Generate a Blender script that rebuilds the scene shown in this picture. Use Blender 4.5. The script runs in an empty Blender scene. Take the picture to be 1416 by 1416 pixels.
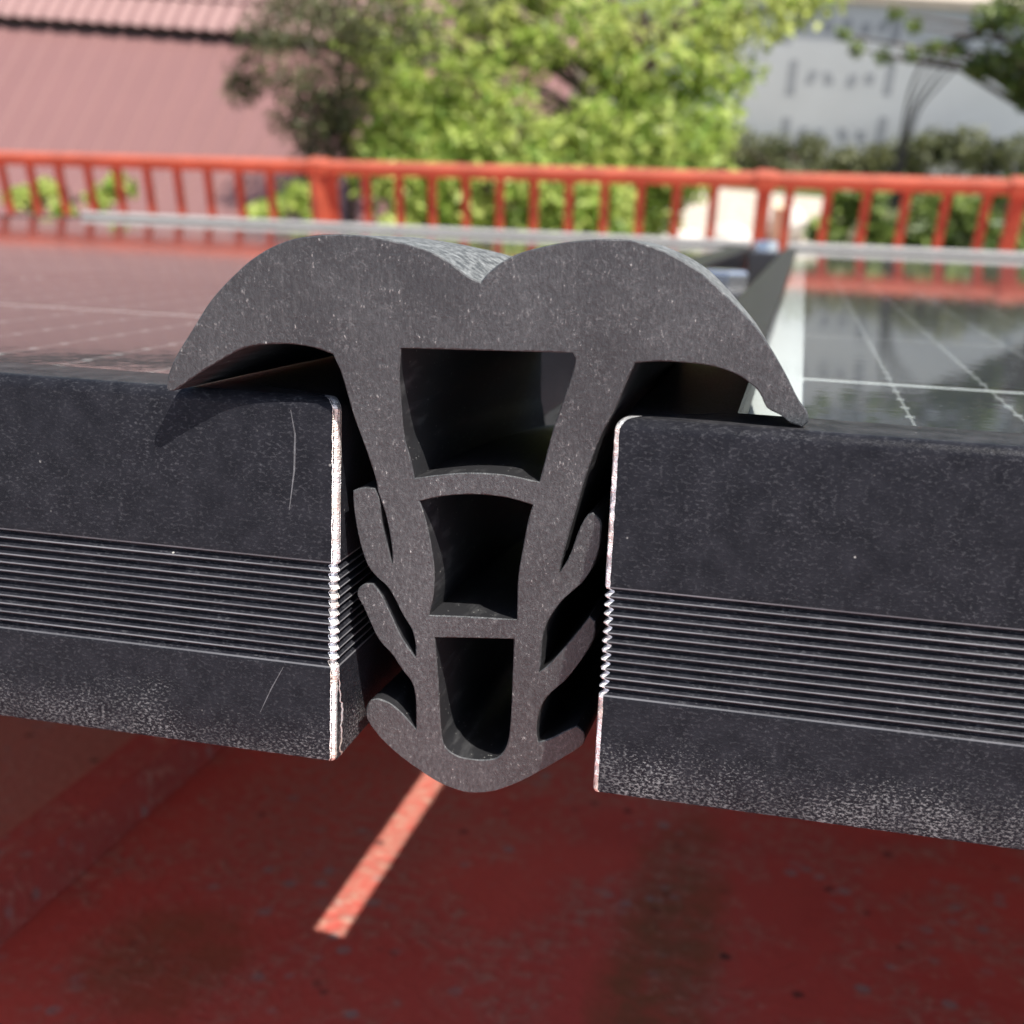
import bpy, bmesh, math, random
import numpy as np
from mathutils import Matrix, Vector
R_ = math.radians
scene = bpy.context.scene
col = scene.collection

# ------------------------------------------------------------------ frames
# the panels lie on a roof that falls away from the viewer: P turns panel axes
# (x along the eave, y down the slope, z out of the glass) into the upright world
P = Matrix(((0.99863, 0.0, -0.0523, 0), (0.0177, 0.94101, 0.33793, 0),
            (0.04922, -0.33839, 0.93972, 0), (0, 0, 0, 1)))

# ------------------------------------------------------------------ camera
cam = bpy.data.cameras.new('camera')
cam_o = bpy.data.objects.new('camera', cam)
col.objects.link(cam_o)
fw = Vector((-0.19523, 0.81336, -0.54802)); up = Vector((-0.13999, 0.52994, 0.8364))
rt = fw.cross(up).normalized(); up = rt.cross(fw).normalized(); fw.normalize()
m = Matrix((rt, up, -fw)).transposed().to_4x4()
m.translation = Vector((0.02594, -0.09407, 0.05293))
cam_o.matrix_world = m
cam.sensor_width = 36.0
cam.lens = 36.0 * 1737.6 / 1416.0
cam.clip_start = 0.01
cam.clip_end = 500
cam.dof.use_dof = True
cam.dof.focus_distance = 0.116
cam.dof.aperture_fstop = 42
scene.camera = cam_o

# ------------------------------------------------------------------ sky and sun
sun_dir = (P.to_3x3() @ Vector((-0.515, 0.53, -1.0))).normalized()
world = bpy.data.worlds.new('World')
scene.world = world
world.use_nodes = True
wn = world.node_tree.nodes
sky = wn.new('ShaderNodeTexSky')
sky.sky_type = 'NISHITA'
sky.sun_disc = False
sky.sun_elevation = math.asin(-sun_dir.z)
sky.sun_rotation = math.atan2(-sun_dir.x, -sun_dir.y)
sky.air_density = 1.0
sky.dust_density = 1.5
wn['Background'].inputs[1].default_value = 0.11
world.node_tree.links.new(sky.outputs[0], wn['Background'].inputs[0])
sun = bpy.data.lights.new('sun', 'SUN')
sun.energy = 5.0
sun.angle = R_(0.5)
sun.color = (1.0, 0.955, 0.88)
sun_o = bpy.data.objects.new('sun', sun)
col.objects.link(sun_o)
sun_o.rotation_euler = sun_dir.to_track_quat('-Z', 'Y').to_euler()
sun_o.location = (3, -2, 8)
scene.view_settings.view_transform = 'Standard'
scene.view_settings.look = 'None'
scene.view_settings.exposure = 0.85
scene.view_settings.gamma = 1.0
OUTER = [(0.93, 11.08), (1.49, 11.76), (2.58, 12.69), (3.89, 13.45), (5.85, 14.12), (8.19, 14.68), (10.4, 14.94), (11.97, 15.01), (13.53, 14.91),
   (16.27, 14.06), (18.7, 12.79), (20.75, 11.14), (22.41, 9.64), (23.91, 8.12), (25.22, 6.33), (26.35, 4.57), (27.53, 2.54), (28.4, 1.4), (28.53,
   0.59), (28.05, 0.06), (27.13, 0.38), (26.24, 1.02), (25.0, 1.63), (24.52, 2.54), (23.86, 3.37), (22.38, 4.34), (20.32, 4.96), (18.12, 5.14),
   (15.91, 5.14), (13.88, 4.9), (13.1, 2.92), (12.37, 0.97), (11.15, -1.76), (9.97, -5.42), (9.2, -8.48), (8.52, -11.18), (7.9, -13.86), (7.72,
   -15.03), (8.55, -13.45), (9.49, -10.54), (10.17, -9.16), (10.61, -8.92), (11.33, -9.63), (11.37, -11.24), (11.21, -12.66), (10.6, -14.5), (9.77,
   -15.95), (9.25, -16.51), (8.01, -17.87), (7.02, -19.45), (6.36, -21.02), (6.16, -22.49), (6.03, -24.83), (5.9, -25.62), (6.99, -24.5), (8.33,
   -22.67), (9.65, -20.72), (10.56, -19.28), (11.1, -19.76), (11.01, -21.5), (9.71, -24.24), (8.38, -26.32), (7.42, -27.37), (6.53, -28.5), (5.98,
   -29.84), (5.7, -31.5), (5.71, -32.9), (5.85, -33.46), (7.05, -32.92), (8.44, -31.95), (9.55, -31.26), (10.26, -31.92), (10.28, -33.07), (9.87,
   -33.69), (8.19, -35.13), (6.36, -36.6), (4.2, -38.21), (2.75, -39.07), (1.29, -39.76), (-0.25, -40.11), (-1.5, -40.17), (-2.66, -39.87), (-4.05,
   -39.33), (-5.34, -38.53), (-7.7, -36.73), (-9.52, -34.97), (-10.75, -33.25), (-11.19, -32.04), (-11.06, -31.03), (-10.58, -30.24), (-9.92, -30.01),
   (-8.57, -30.53), (-7.26, -31.8), (-6.24, -33.18), (-6.18, -31.68), (-6.16, -29.47), (-6.45, -27.88), (-7.25, -26.67), (-8.3, -24.87), (-9.43,
   -23.48), (-10.05, -21.99), (-10.78, -19.98), (-11.27, -18.88), (-11.08, -18.11), (-10.43, -17.6), (-9.67, -17.54), (-9.03, -18.46), (-8.1, -20.73),
   (-7.23, -22.97), (-5.98, -25.04), (-5.93, -23.62), (-6.21, -22.1), (-6.98, -20.63), (-7.8, -18.73), (-8.43, -17.65), (-9.28, -16.83), (-10.05,
   -15.78), (-10.62, -13.77), (-10.95, -11.41), (-11.06, -9.78), (-11.03, -8.3), (-10.14, -7.95), (-9.01, -7.94), (-8.66, -8.9), (-8.51, -11.22),
   (-8.09, -13.57), (-7.77, -15.37), (-7.71, -14.05), (-7.93, -11.68), (-8.25, -9.99), (-8.76, -8.2), (-8.84, -7.23), (-9.6, -4.27), (-10.53, -1.18),
   (-11.39, 2.57), (-12.04, 4.26), (-13.61, 4.74), (-15.58, 4.95), (-17.33, 4.86), (-19.09, 4.63), (-20.45, 4.11), (-22.33, 3.04), (-24.25, 1.82),
   (-25.99, 0.6), (-26.72, -0.38), (-27.13, -0.4), (-27.37, 0.32), (-27.0, 1.66), (-26.13, 3.28), (-24.22, 5.95), (-22.38, 8.43), (-20.44, 10.38),
   (-18.37, 12.11), (-16.12, 13.4), (-13.95, 14.08), (-11.83, 14.41), (-9.56, 14.45), (-7.32, 14.25), (-4.85, 13.83), (-2.82, 13.21), (-1.22, 12.28),
   (0.15, 11.34)]
CHAMBERS = [[(-6.03, 5.1), (8.61, 5.47), (8.86, 5.05), (8.64, 3.85), (7.87, 1.27), (7.02, -1.44), (6.22, -4.81), (5.85, -6.32), (3.54, -5.94), (1.61,
   -5.81), (-0.92, -5.92), (-3.27, -6.29), (-5.32, -6.71), (-5.63, -4.81), (-6.07, -2.95), (-6.24, 0.41), (-6.27, 2.73)],
  [(-4.94, -8.9), (-3.14, -8.35), (-0.96, -7.98), (1.19, -7.89), (3.33, -8.08), (5.27, -8.56), (4.88, -9.98), (4.42, -12.57), (3.94, -15.72), (3.79,
   -20.19), (1.0, -20.22), (-1.25, -20.27), (-4.49, -20.41), (-3.99, -18.1), (-3.84, -15.63), (-4.14, -12.53), (-4.53, -10.42)],
  [(-4.01, -22.75), (-1.31, -22.57), (3.5, -22.28), (3.34, -26.43), (3.18, -30.38), (2.94, -33.2), (2.58, -34.57), (1.78, -35.67), (0.33, -36.09),
   (-1.62, -36.05), (-2.84, -35.51), (-3.53, -34.57), (-3.76, -32.51), (-3.8, -29.23), (-3.9, -25.79)]]
# ------------------------------------------------------------------ helpers
def tag(o, label=None, cat=None, group=None, kind=None):
    if label: o['label'] = label
    if cat: o['category'] = cat
    if group: o['group'] = group
    if kind: o['kind'] = kind
    return o

def empty(name, matrix):
    o = bpy.data.objects.new(name, None)
    o.empty_display_size = 0.02
    col.objects.link(o)
    o.matrix_world = matrix
    return o

def link(name, me, mat=None, parent=None, matrix=None):
    o = bpy.data.objects.new(name, me)
    col.objects.link(o)
    if mat and not me.materials: me.materials.append(mat)
    if parent: o.parent = parent
    if matrix is not None: o.matrix_local = matrix
    return o

def mesh(name, verts, faces, smooth=None):
    me = bpy.data.meshes.new(name)
    me.from_pydata([tuple(v) for v in verts], [], faces)
    me.update()
    if smooth is not None:
        me.shade_smooth()
        me.set_sharp_from_angle(angle=R_(smooth))
    return me

def fixed(me):
    bm = bmesh.new(); bm.from_mesh(me)
    bmesh.ops.recalc_face_normals(bm, faces=bm.faces)
    bm.to_mesh(me); bm.free()
    return me

class MB:
    def __init__(s): s.v = []; s.f = []
    def box(s, x0, x1, y0, y1, z0, z1, rot=0.0, tilt=None):
        b = len(s.v)
        cx, cy = (x0 + x1) / 2, (y0 + y1) / 2
        for x in (x0, x1):
            for y in (y0, y1):
                for z in (z0, z1):
                    dx, dy = x - cx, y - cy
                    s.v.append((cx + dx * math.cos(rot) - dy * math.sin(rot), cy + dx * math.sin(rot) + dy * math.cos(rot), z))
        for q in ((0, 1, 3, 2), (4, 6, 7, 5), (0, 4, 5, 1), (2, 3, 7, 6), (0, 2, 6, 4), (1, 5, 7, 3)):
            s.f.append(tuple(b + i for i in q))
        return s
    def tube(s, pts, rad, n=8, cap=True):
        pts = [Vector(p) for p in pts]; rings = []
        for i, p in enumerate(pts):
            d = (pts[min(i + 1, len(pts) - 1)] - pts[max(i - 1, 0)]).normalized()
            a = d.orthogonal().normalized() if i == 0 else (prev - d * prev.dot(d)).normalized()
            prev = a; c = d.cross(a)
            r = rad[i] if hasattr(rad, '__len__') else rad
            b = len(s.v); rings.append(b)
            for k in range(n):
                t = 2 * math.pi * k / n
                s.v.append(tuple(p + a * r * math.cos(t) + c * r * math.sin(t)))
        for i in range(len(rings) - 1):
            for k in range(n):
                s.f.append((rings[i] + k, rings[i] + (k + 1) % n, rings[i + 1] + (k + 1) % n, rings[i + 1] + k))
        if cap:
            s.f.append(tuple(rings[0] + k for k in reversed(range(n))))
            s.f.append(tuple(rings[-1] + k for k in range(n)))
        return s
    def me(s, name, smooth=None, bevel=0, seg=2):
        me = mesh(name, s.v, s.f)
        if bevel:
            bm = bmesh.new(); bm.from_mesh(me)
            bmesh.ops.recalc_face_normals(bm, faces=bm.faces)
            bmesh.ops.bevel(bm, geom=list(bm.edges), offset=bevel, segments=seg, affect='EDGES', profile=0.5)
            bm.to_mesh(me); bm.free()
        if smooth is not None:
            me.shade_smooth(); me.set_sharp_from_angle(angle=R_(smooth))
        return me

# ------------------------------------------------------------------ materials
class NT:
    def __init__(s, name):
        s.m = bpy.data.materials.new(name); s.m.use_nodes = True
        s.t = s.m.node_tree; s.n = s.t.nodes; s.l = s.t.links
        s.b = s.n['Principled BSDF']; s.out = s.n['Material Output']
        s.tc = s.n.new('ShaderNodeTexCoord')
    def put(s, sock, val):
        if hasattr(val, 'is_output'): s.l.new(val, sock)
        else: sock.default_value = val
    def map(s, scale=(1, 1, 1), src='Object', loc=(0, 0, 0), rot=(0, 0, 0)):
        n = s.n.new('ShaderNodeMapping')
        n.inputs['Scale'].default_value = scale; n.inputs['Location'].default_value = loc; n.inputs['Rotation'].default_value = rot
        s.l.new(s.tc.outputs[src], n.inputs[0]); return n.outputs[0]
    def noise(s, vec, scale, detail=3, rough=0.55, dist=0):
        n = s.n.new('ShaderNodeTexNoise')
        s.l.new(vec, n.inputs['Vector']); n.inputs['Scale'].default_value = scale
        n.inputs['Detail'].default_value = detail; n.inputs['Roughness'].default_value = rough; n.inputs['Distortion'].default_value = dist
        return n.outputs['Fac']
    def voro(s, vec, scale, feat='F1', out='Distance'):
        n = s.n.new('ShaderNodeTexVoronoi'); n.feature = feat
        s.l.new(vec, n.inputs['Vector']); n.inputs['Scale'].default_value = scale
        return n.outputs[out]
    def ramp(s, f, a, b, lo=0.0, hi=1.0):
        n = s.n.new('ShaderNodeMapRange'); n.clamp = True
        s.l.new(f, n.inputs[0])
        for i, v in zip((1, 2, 3, 4), (a, b, lo, hi)): n.inputs[i].default_value = v
        return n.outputs[0]
    def math(s, op, a, b=0.0):
        n = s.n.new('ShaderNodeMath'); n.operation = op
        s.put(n.inputs[0], a); s.put(n.inputs[1], b); return n.outputs[0]
    def mix(s, f, a, b):
        n = s.n.new('ShaderNodeMix'); n.data_type = 'RGBA'
        s.put(n.inputs[0], f)
        for i, c in ((6, a), (7, b)):
            if not hasattr(c, 'is_output'): c = (*c, 1)
            s.put(n.inputs[i], c)
        return n.outputs[2]
    def sep(s, vec=None):
        n = s.n.new('ShaderNodeSeparateXYZ'); s.l.new(vec or s.tc.outputs['Object'], n.inputs[0]); return n.outputs
    def bump(s, h, strength, dist):
        n = s.n.new('ShaderNodeBump'); n.inputs['Strength'].default_value = strength; n.inputs['Distance'].default_value = dist
        s.l.new(h, n.inputs['Height']); return n.outputs[0]
    def set(s, **k):
        names = dict(col='Base Color', rough='Roughness', metal='Metallic', spec='Specular IOR Level', normal='Normal')
        for a, v in k.items():
            if a == 'col' and not hasattr(v, 'is_output'): v = (*v, 1)
            s.put(s.b.inputs[names[a]], v)
        return s.m

def mat_rubber():
    """freshly cut end of the extrusion: charcoal, torn grain, knife drag and pale filler specks"""
    t = NT('cut_rubber')
    v = t.map(); vs = t.map((1, 1, 0.4), rot=(0, R_(-14), 0))
    big = t.noise(v, 48, 4, 0.55, 0.6)
    mid = t.noise(v, 420, 3, 0.6)
    grain = t.noise(vs, 3900, 3, 0.7)
    fine = t.noise(v, 7000, 2, 0.6)
    worm = t.noise(t.map(loc=(0.4, 0, 0)), 2200, 3, 0.75, 1.2)
    drag = t.noise(t.map((1, 1, 0.06), rot=(0, R_(24), 0)), 1900, 3, 0.6)
    c = t.mix(t.ramp(big, 0.32, 0.68), (0.023, 0.0245, 0.0275), (0.069, 0.072, 0.075))
    c = t.mix(t.ramp(grain, 0.40, 0.60), t.mix(0.5, c, (0.010, 0.010, 0.012)), c)
    c = t.mix(t.math('MULTIPLY', t.ramp(drag, 0.56, 0.72), 0.16), c, (0.15, 0.148, 0.145))
    wmask = t.math('MULTIPLY', t.ramp(worm, 0.54, 0.66), t.ramp(mid, 0.35, 0.65, 0.05, 0.32))
    c = t.mix(wmask, c, (0.23, 0.228, 0.225))
    c = t.mix(t.math('MULTIPLY', t.ramp(grain, 0.64, 0.73), t.ramp(mid, 0.40, 0.62, 0.15, 0.8)), c, (0.50, 0.48, 0.45))
    h = t.math('ADD', t.math('ADD', grain, t.math('MULTIPLY', fine, 0.5)), t.math('MULTIPLY', drag, 0.3))
    return t.set(col=c, rough=0.55, spec=0.5, normal=t.bump(h, 0.8, 0.00012))

def mat_rubber_skin():
    t = NT('black_rubber_skin')
    v = t.map((1, 0.2, 1))
    c = t.mix(t.ramp(t.noise(v, 900, 3), 0.55, 0.8), (0.014, 0.014, 0.016), (0.05, 0.05, 0.052))
    c = t.mix(t.ramp(t.noise(t.map(), 2400, 2), 0.70, 0.76), c, (0.30, 0.30, 0.28))
    return t.set(col=c, rough=0.55, spec=0.4)

def mat_rubber_dusty():
    t = NT('dusty_rubber_skin')
    c = t.mix(t.ramp(t.noise(t.map((1, 0.5, 1)), 1500, 4, 0.7), 0.40, 0.70), (0.045, 0.047, 0.048), (0.24, 0.245, 0.24))
    return t.set(col=c, rough=0.6, spec=0.5, normal=t.bump(t.noise(t.map(), 3000, 3), 0.5, 0.0001))

def mat_anodised(dust_side=1.0):
    t = NT('black_anodised_aluminium')
    v = t.map(); vs = t.map((0.6, 1, 1))
    x, y, z = t.sep()
    g = t.noise(vs, 3400, 4, 0.7)
    g2 = t.noise(vs, 4600, 3, 0.7)
    med = t.noise(v, 420, 3)
    sparse = t.voro(v, 620)
    c = t.mix(t.ramp(med, 0.35, 0.7), (0.0095, 0.0097, 0.0125), (0.016, 0.016, 0.020))
    c = t.mix(t.math('MULTIPLY', t.ramp(g, 0.52, 0.74), t.ramp(t.noise(v, 110, 4), 0.35, 0.7, 0.12, 0.42)), c, (0.15, 0.15, 0.16))
    c = t.mix(t.math('MULTIPLY', t.ramp(sparse, 0.10, 0.05), t.ramp(med, 0.60, 0.68)), c, (0.33, 0.32, 0.30))
    # pale dried dust clinging to the lower flange, thicker in patches
    band = t.ramp(t.math('ADD', z, t.math('MULTIPLY', t.math('SUBTRACT', t.noise(v, 75, 3), 0.5), 0.010)), -0.0275, -0.0338)
    d = t.math('MULTIPLY', t.ramp(t.math('ADD', g2, t.math('MULTIPLY', band, 0.15)), 0.63, 0.76), t.ramp(band, 0.0, 0.6))
    c = t.mix(t.math('MULTIPLY', d, t.ramp(t.noise(v, 140, 4, 0.65), 0.32, 0.66, 0.08, 0.6)), c, (0.30, 0.30, 0.30))
    # ridge highlights painted into the colour: paler crests, straight along the extrusion
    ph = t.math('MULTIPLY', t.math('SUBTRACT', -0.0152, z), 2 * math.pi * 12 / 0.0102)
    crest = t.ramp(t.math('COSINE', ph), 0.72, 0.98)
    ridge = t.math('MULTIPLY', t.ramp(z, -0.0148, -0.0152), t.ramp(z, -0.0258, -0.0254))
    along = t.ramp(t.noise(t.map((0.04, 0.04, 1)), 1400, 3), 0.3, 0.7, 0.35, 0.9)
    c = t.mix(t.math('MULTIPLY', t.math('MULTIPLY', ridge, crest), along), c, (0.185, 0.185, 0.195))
    # faces that look up: reflected brightness painted as a slightly paler tone
    geo = t.n.new('ShaderNodeNewGeometry'); tn = t.n.new('ShaderNodeVectorTransform'); tn.vector_type = 'NORMAL'
    tn.convert_from = 'WORLD'; tn.convert_to = 'OBJECT'
    t.l.new(geo.outputs['True Normal'], tn.inputs[0])
    up_f = t.ramp(t.sep(tn.outputs[0])[2], 0.90, 0.995)
    c = t.mix(t.math('MULTIPLY', up_f, t.ramp(med, 0.3, 0.7, 0.0, 0.06)), c, (0.34, 0.33, 0.32))
    r = t.ramp(g, 0.3, 0.75, 0.26, 0.46)
    bs = t.math('MULTIPLY', t.math('ADD', g, t.math('MULTIPLY', g2, 0.5)), t.ramp(ridge, 0.0, 1.0, 1.0, 0.25))
    return t.set(col=c, rough=r, spec=0.06, normal=t.bump(bs, 0.5, 0.00010))

def mat_raw_alu():
    t = NT('raw_sawn_aluminium')
    v = t.map((1, 1, 2.4))
    g = t.noise(v, 2400, 3, 0.6)
    br = t.noise(t.map(), 160, 2)
    c = t.mix(t.ramp(br, 0.48, 0.62), (0.92, 0.92, 0.93), (0.78, 0.70, 0.62))
    return t.set(col=c, metal=0.75, rough=0.42, normal=t.bump(g, 0.9, 0.00025))

def mat_glass():
    t = NT('solar_glass')
    n = t.n
    fres = n.new('ShaderNodeFresnel'); fres.inputs[0].default_value = 1.30
    tr = n.new('ShaderNodeBsdfTransparent'); tr.inputs[0].default_value = (0.93, 0.95, 0.94, 1)
    gl = n.new('ShaderNodeBsdfGlossy'); gl.inputs['Roughness'].default_value = 0.035; gl.inputs['Color'].default_value = (0.92, 0.92, 0.92, 1)
    v = t.map()
    wav = t.noise(v, 260, 2)
    t.l.new(t.bump(wav, 0.10, 0.0001), gl.inputs['Normal'])
    di = n.new('ShaderNodeBsdfDiffuse'); di.inputs[0].default_value = (0.42, 0.39, 0.36, 1)
    m1 = n.new('ShaderNodeMixShader')
    geo = n.new('ShaderNodeNewGeometry')
    t.l.new(t.math('MULTIPLY', fres.outputs[0], t.math('SUBTRACT', 1.0, geo.outputs['Backfacing'])), m1.inputs[0]); t.l.new(tr.outputs[0], m1.inputs[1]); t.l.new(gl.outputs[0], m1.inputs[2])
    sp = t.ramp(t.noise(v, 2100, 2, 0.6), 0.66, 0.74)
    patch = t.ramp(t.noise(v, 26, 3), 0.35, 0.75)
    film = t.ramp(t.noise(v, 9, 4), 0.3, 0.8, 0.012, 0.05)
    dust = t.math('ADD', t.math('MULTIPLY', t.math('MULTIPLY', sp, patch), 0.5), film)
    m2 = n.new('ShaderNodeMixShader')
    t.l.new(t.math('MULTIPLY', dust, t.math('SUBTRACT', 1.0, geo.outputs['Backfacing'])), m2.inputs[0]); t.l.new(m1.outputs[0], m2.inputs[1]); t.l.new(di.outputs[0], m2.inputs[2])
    t.l.new(m2.outputs[0], t.out.inputs['Surface'])
    return t.m

def mat_cell():
    t = NT('silicon_cell')
    x, y, z = t.sep()
    # printed silver busbars every 13 mm with solder pads along them
    fr = t.math('ABSOLUTE', t.math('SUBTRACT', t.math('FRACT', t.math('DIVIDE', t.math('SUBTRACT', x, 0.0055), 0.0130)), 0.5))
    pad = t.math('ABSOLUTE', t.math('SUBTRACT', t.math('FRACT', t.math('DIVIDE', y, 0.0078)), 0.5))
    line = t.math('LESS_THAN', fr, 0.014)
    padm = t.math('MULTIPLY', t.math('LESS_THAN', fr, 0.042), t.math('LESS_THAN', pad, 0.08))
    k = t.math('MAXIMUM', t.math('MULTIPLY', line, 0.45), t.math('MULTIPLY', padm, 0.8))
    c = t.mix(t.ramp(t.noise(t.map(), 90, 3), 0.3, 0.7), (0.010, 0.012, 0.018), (0.016, 0.018, 0.024))
    c = t.mix(k, c, (0.50, 0.50, 0.50))
    return t.set(col=c, rough=0.5, spec=0.3)

def mat_plain(name, colr, rough=0.6, var=0.25, scale=8, spec=0.4, metal=0.0, bump=0.0, bdist=0.002):
    t = NT(name)
    v = t.map()
    n = t.noise(v, scale, 5, 0.6)
    c = t.mix(t.ramp(n, 0.25, 0.75), tuple(k * (1 - var) for k in colr), tuple(min(1, k * (1 + var)) for k in colr))
    kw = dict(col=c, rough=rough, spec=spec, metal=metal)
    if bump: kw['normal'] = t.bump(t.noise(v, scale * 6, 4), bump, bdist)
    return t.set(**kw)

def mat_old_roof(seam=False):
    t = NT('worn_red_seam_paint' if seam else 'worn_red_roof_paint')
    v = t.map()
    x, y, z = t.sep()
    a = t.noise(v, 11, 5, 0.6, 0.6)
    b = t.noise(v, 40, 5, 0.65, 0.5)
    f = t.noise(v, 300, 4, 0.7)
    f2 = t.noise(v, 120, 3, 0.6)
    red = t.mix(t.ramp(a, 0.3, 0.7), (0.40, 0.076, 0.060), (0.54, 0.110, 0.082))
    if seam: red = t.mix(0.35, red, (0.22, 0.05, 0.045))
    def blot(cx, cy, rx, ry, soft=0.5):
        dx = t.math('DIVIDE', t.math('SUBTRACT', x, cx), rx); dy = t.math('DIVIDE', t.math('SUBTRACT', y, cy), ry)
        d = t.math('ADD', t.math('MULTIPLY', dx, dx), t.math('MULTIPLY', dy, dy))
        d = t.math('ADD', d, t.math('MULTIPLY', t.math('SUBTRACT', b, 0.5), 3.0))
        return t.ramp(d, 1.0 + soft, 1.0 - soft)
    # settled grey-brown dust: everywhere in flecks, thick in a few patches
    dust = t.math('MULTIPLY', t.ramp(b, 0.45, 0.62), t.ramp(f, 0.40, 0.58))
    if not seam:
        dust = t.math('MAXIMUM', dust, t.math('MULTIPLY', t.ramp(t.math('ADD', x, t.math('MULTIPLY', b, 0.02)), -0.140, -0.156), t.math('MULTIPLY', t.ramp(f, 0.2, 0.6, 0.6, 1.0), t.ramp(t.math('ADD', x, t.math('MULTIPLY', a, 0.3)), -0.45, -0.25))))
        dust = t.math('MAXIMUM', dust, t.math('MULTIPLY', blot(-0.085, 0.205, 0.035, 0.05), t.ramp(f, 0.36, 0.62)))
    c = t.mix(t.math('MULTIPLY', dust, 0.3 if seam else 0.72), red, (0.36, 0.225, 0.165))
    olive = t.math('MAXIMUM', t.math('MULTIPLY', blot(0.010, 0.165, 0.012, 0.06, 0.7), 0.9), t.math('MULTIPLY', blot(-0.100, 0.125, 0.018, 0.02), 0.6))
    if not seam: c = t.mix(t.math('MULTIPLY', olive, t.ramp(f2, 0.3, 0.6, 0.35, 0.85)), c, (0.150, 0.108, 0.045))
    lich = t.math('MULTIPLY', t.ramp(t.voro(v, 130), 0.30, 0.18), t.ramp(t.noise(v, 21, 3), 0.50, 0.58))
    c = t.mix(t.math('MULTIPLY', lich, 0.75), c, (0.27, 0.265, 0.25))
    pale = t.math('MULTIPLY', t.ramp(f, 0.56, 0.66), t.ramp(b, 0.40, 0.55))
    c = t.mix(t.math('MULTIPLY', pale, 0.5), c, (0.52, 0.33, 0.25))
    dark = t.math('MULTIPLY', t.ramp(t.voro(t.map(loc=(0.3, 0.2, 0)), 75), 0.15, 0.07), t.ramp(f2, 0.45, 0.6))
    c = t.mix(dark, c, (0.06, 0.034, 0.03))
    h = t.math('ADD', t.math('MULTIPLY', dust, 0.6), f)
    return t.set(col=c, rough=0.7, spec=0.3, normal=t.bump(h, 0.6, 0.0015))

def mat_leaf(name, c0, c1, c2, transl=0.35):
    t = NT(name)
    geo = t.n.new('ShaderNodeNewGeometry')
    isl = geo.outputs['Random Per Island']
    n = t.noise(t.map(), 2.6, 3)
    c = t.mix(t.ramp(isl, 0.0, 0.6), c0, c1)
    c = t.mix(t.math('MULTIPLY', t.ramp(t.math('ADD', n, t.math('MULTIPLY', isl, 0.3)), 0.5, 0.8), 0.8), c, c2)
    t.set(col=c, rough=0.5, spec=0.5)
    tl = t.n.new('ShaderNodeBsdfTranslucent'); t.put(tl.inputs[0], c)
    mx = t.n.new('ShaderNodeMixShader'); mx.inputs[0].default_value = transl
    t.l.new(t.b.outputs[0], mx.inputs[1]); t.l.new(tl.outputs[0], mx.inputs[2]); t.l.new(mx.outputs[0], t.out.inputs['Surface'])
    return t.m

M = dict(
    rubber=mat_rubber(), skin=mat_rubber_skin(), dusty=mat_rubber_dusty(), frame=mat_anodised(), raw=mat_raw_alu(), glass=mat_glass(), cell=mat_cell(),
    back=mat_plain('white_backsheet', (0.78, 0.78, 0.78), 0.5, 0.04),
    steel=mat_plain('bright_steel', (0.75, 0.76, 0.78), 0.22, 0.05, metal=0.9),
    alu=mat_plain('mill_aluminium', (0.55, 0.56, 0.58), 0.4, 0.08, metal=0.8),
    blackmetal=mat_plain('black_clamp_metal', (0.03, 0.03, 0.034), 0.45, 0.1),
    roof=mat_old_roof(), seam=mat_old_roof(True),
    plaster=mat_plain('cream_plaster', (0.55, 0.48, 0.38), 0.85, 0.12, 3, bump=0.3),
    railing=mat_plain('orange_red_paint', (0.36, 0.082, 0.040), 0.5, 0.3, 7, spec=0.5, bump=0.15),
    pink=mat_plain('faded_pink_sheet', (0.190, 0.098, 0.092), 0.5, 0.05, 1.2, spec=0.35),
    tile=mat_plain('faded_pink_tile', (0.23, 0.13, 0.12), 0.6, 0.12, 6),
    wallwhite=mat_plain('whitewashed_wall', (0.60, 0.61, 0.60), 0.9, 0.07, 1.3, bump=0.2),
    mark=mat_plain('grey_marks', (0.36, 0.37, 0.38), 0.9, 0.15, 9),
    cap=mat_plain('beige_coping', (0.46, 0.39, 0.31), 0.85, 0.12, 5),
    bark=mat_plain('bark', (0.085, 0.062, 0.045), 0.9, 0.4, 14, bump=0.6, bdist=0.01),
    cable=mat_plain('dark_cable', (0.02, 0.02, 0.02), 0.6, 0.1),
    concrete=mat_plain('pale_concrete', (0.64, 0.64, 0.635), 0.9, 0.15, 6, bump=0.3),
    glint=mat_plain('pale_glint_strip', (0.40, 0.385, 0.365), 0.5, 0.1, 40),
    scratch=mat_plain('scratched_anodising', (0.085, 0.085, 0.09), 0.6, 0.8, 1500),
    ground=None, gravel=mat_plain('pale_gravel', (0.42, 0.36, 0.30), 0.9, 0.3, 9, bump=0.6, bdist=0.02),
    stone=mat_plain('pale_limestone', (0.52, 0.47, 0.42), 0.85, 0.2, 5, bump=0.6, bdist=0.02),
    wood=mat_plain('pale_timber', (0.62, 0.50, 0.34), 0.7, 0.15, 12),
    leaf=mat_leaf('bright_leaf', (0.16, 0.27, 0.04), (0.37, 0.49, 0.09), (0.60, 0.64, 0.20), 0.5),
    leafdark=mat_leaf('dark_leaf', (0.045, 0.060, 0.020), (0.085, 0.095, 0.035), (0.16, 0.17, 0.06), 0.25),
    leafmid=mat_leaf('mid_leaf', (0.05, 0.095, 0.02), (0.11, 0.17, 0.035), (0.22, 0.28, 0.06), 0.35),
)
def mat_ground():
    t = NT('garden_soil_and_grass')
    v = t.map()
    c = t.mix(t.ramp(t.noise(v, 0.7, 5), 0.42, 0.58), (0.10, 0.085, 0.055), (0.055, 0.085, 0.025))
    c = t.mix(t.ramp(t.noise(v, 9, 4), 0.55, 0.75), c, (0.19, 0.165, 0.12))
    return t.set(col=c, rough=0.95, spec=0.2, normal=t.bump(t.noise(v, 14, 5), 0.8, 0.05))
M['ground'] = mat_ground()

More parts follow.
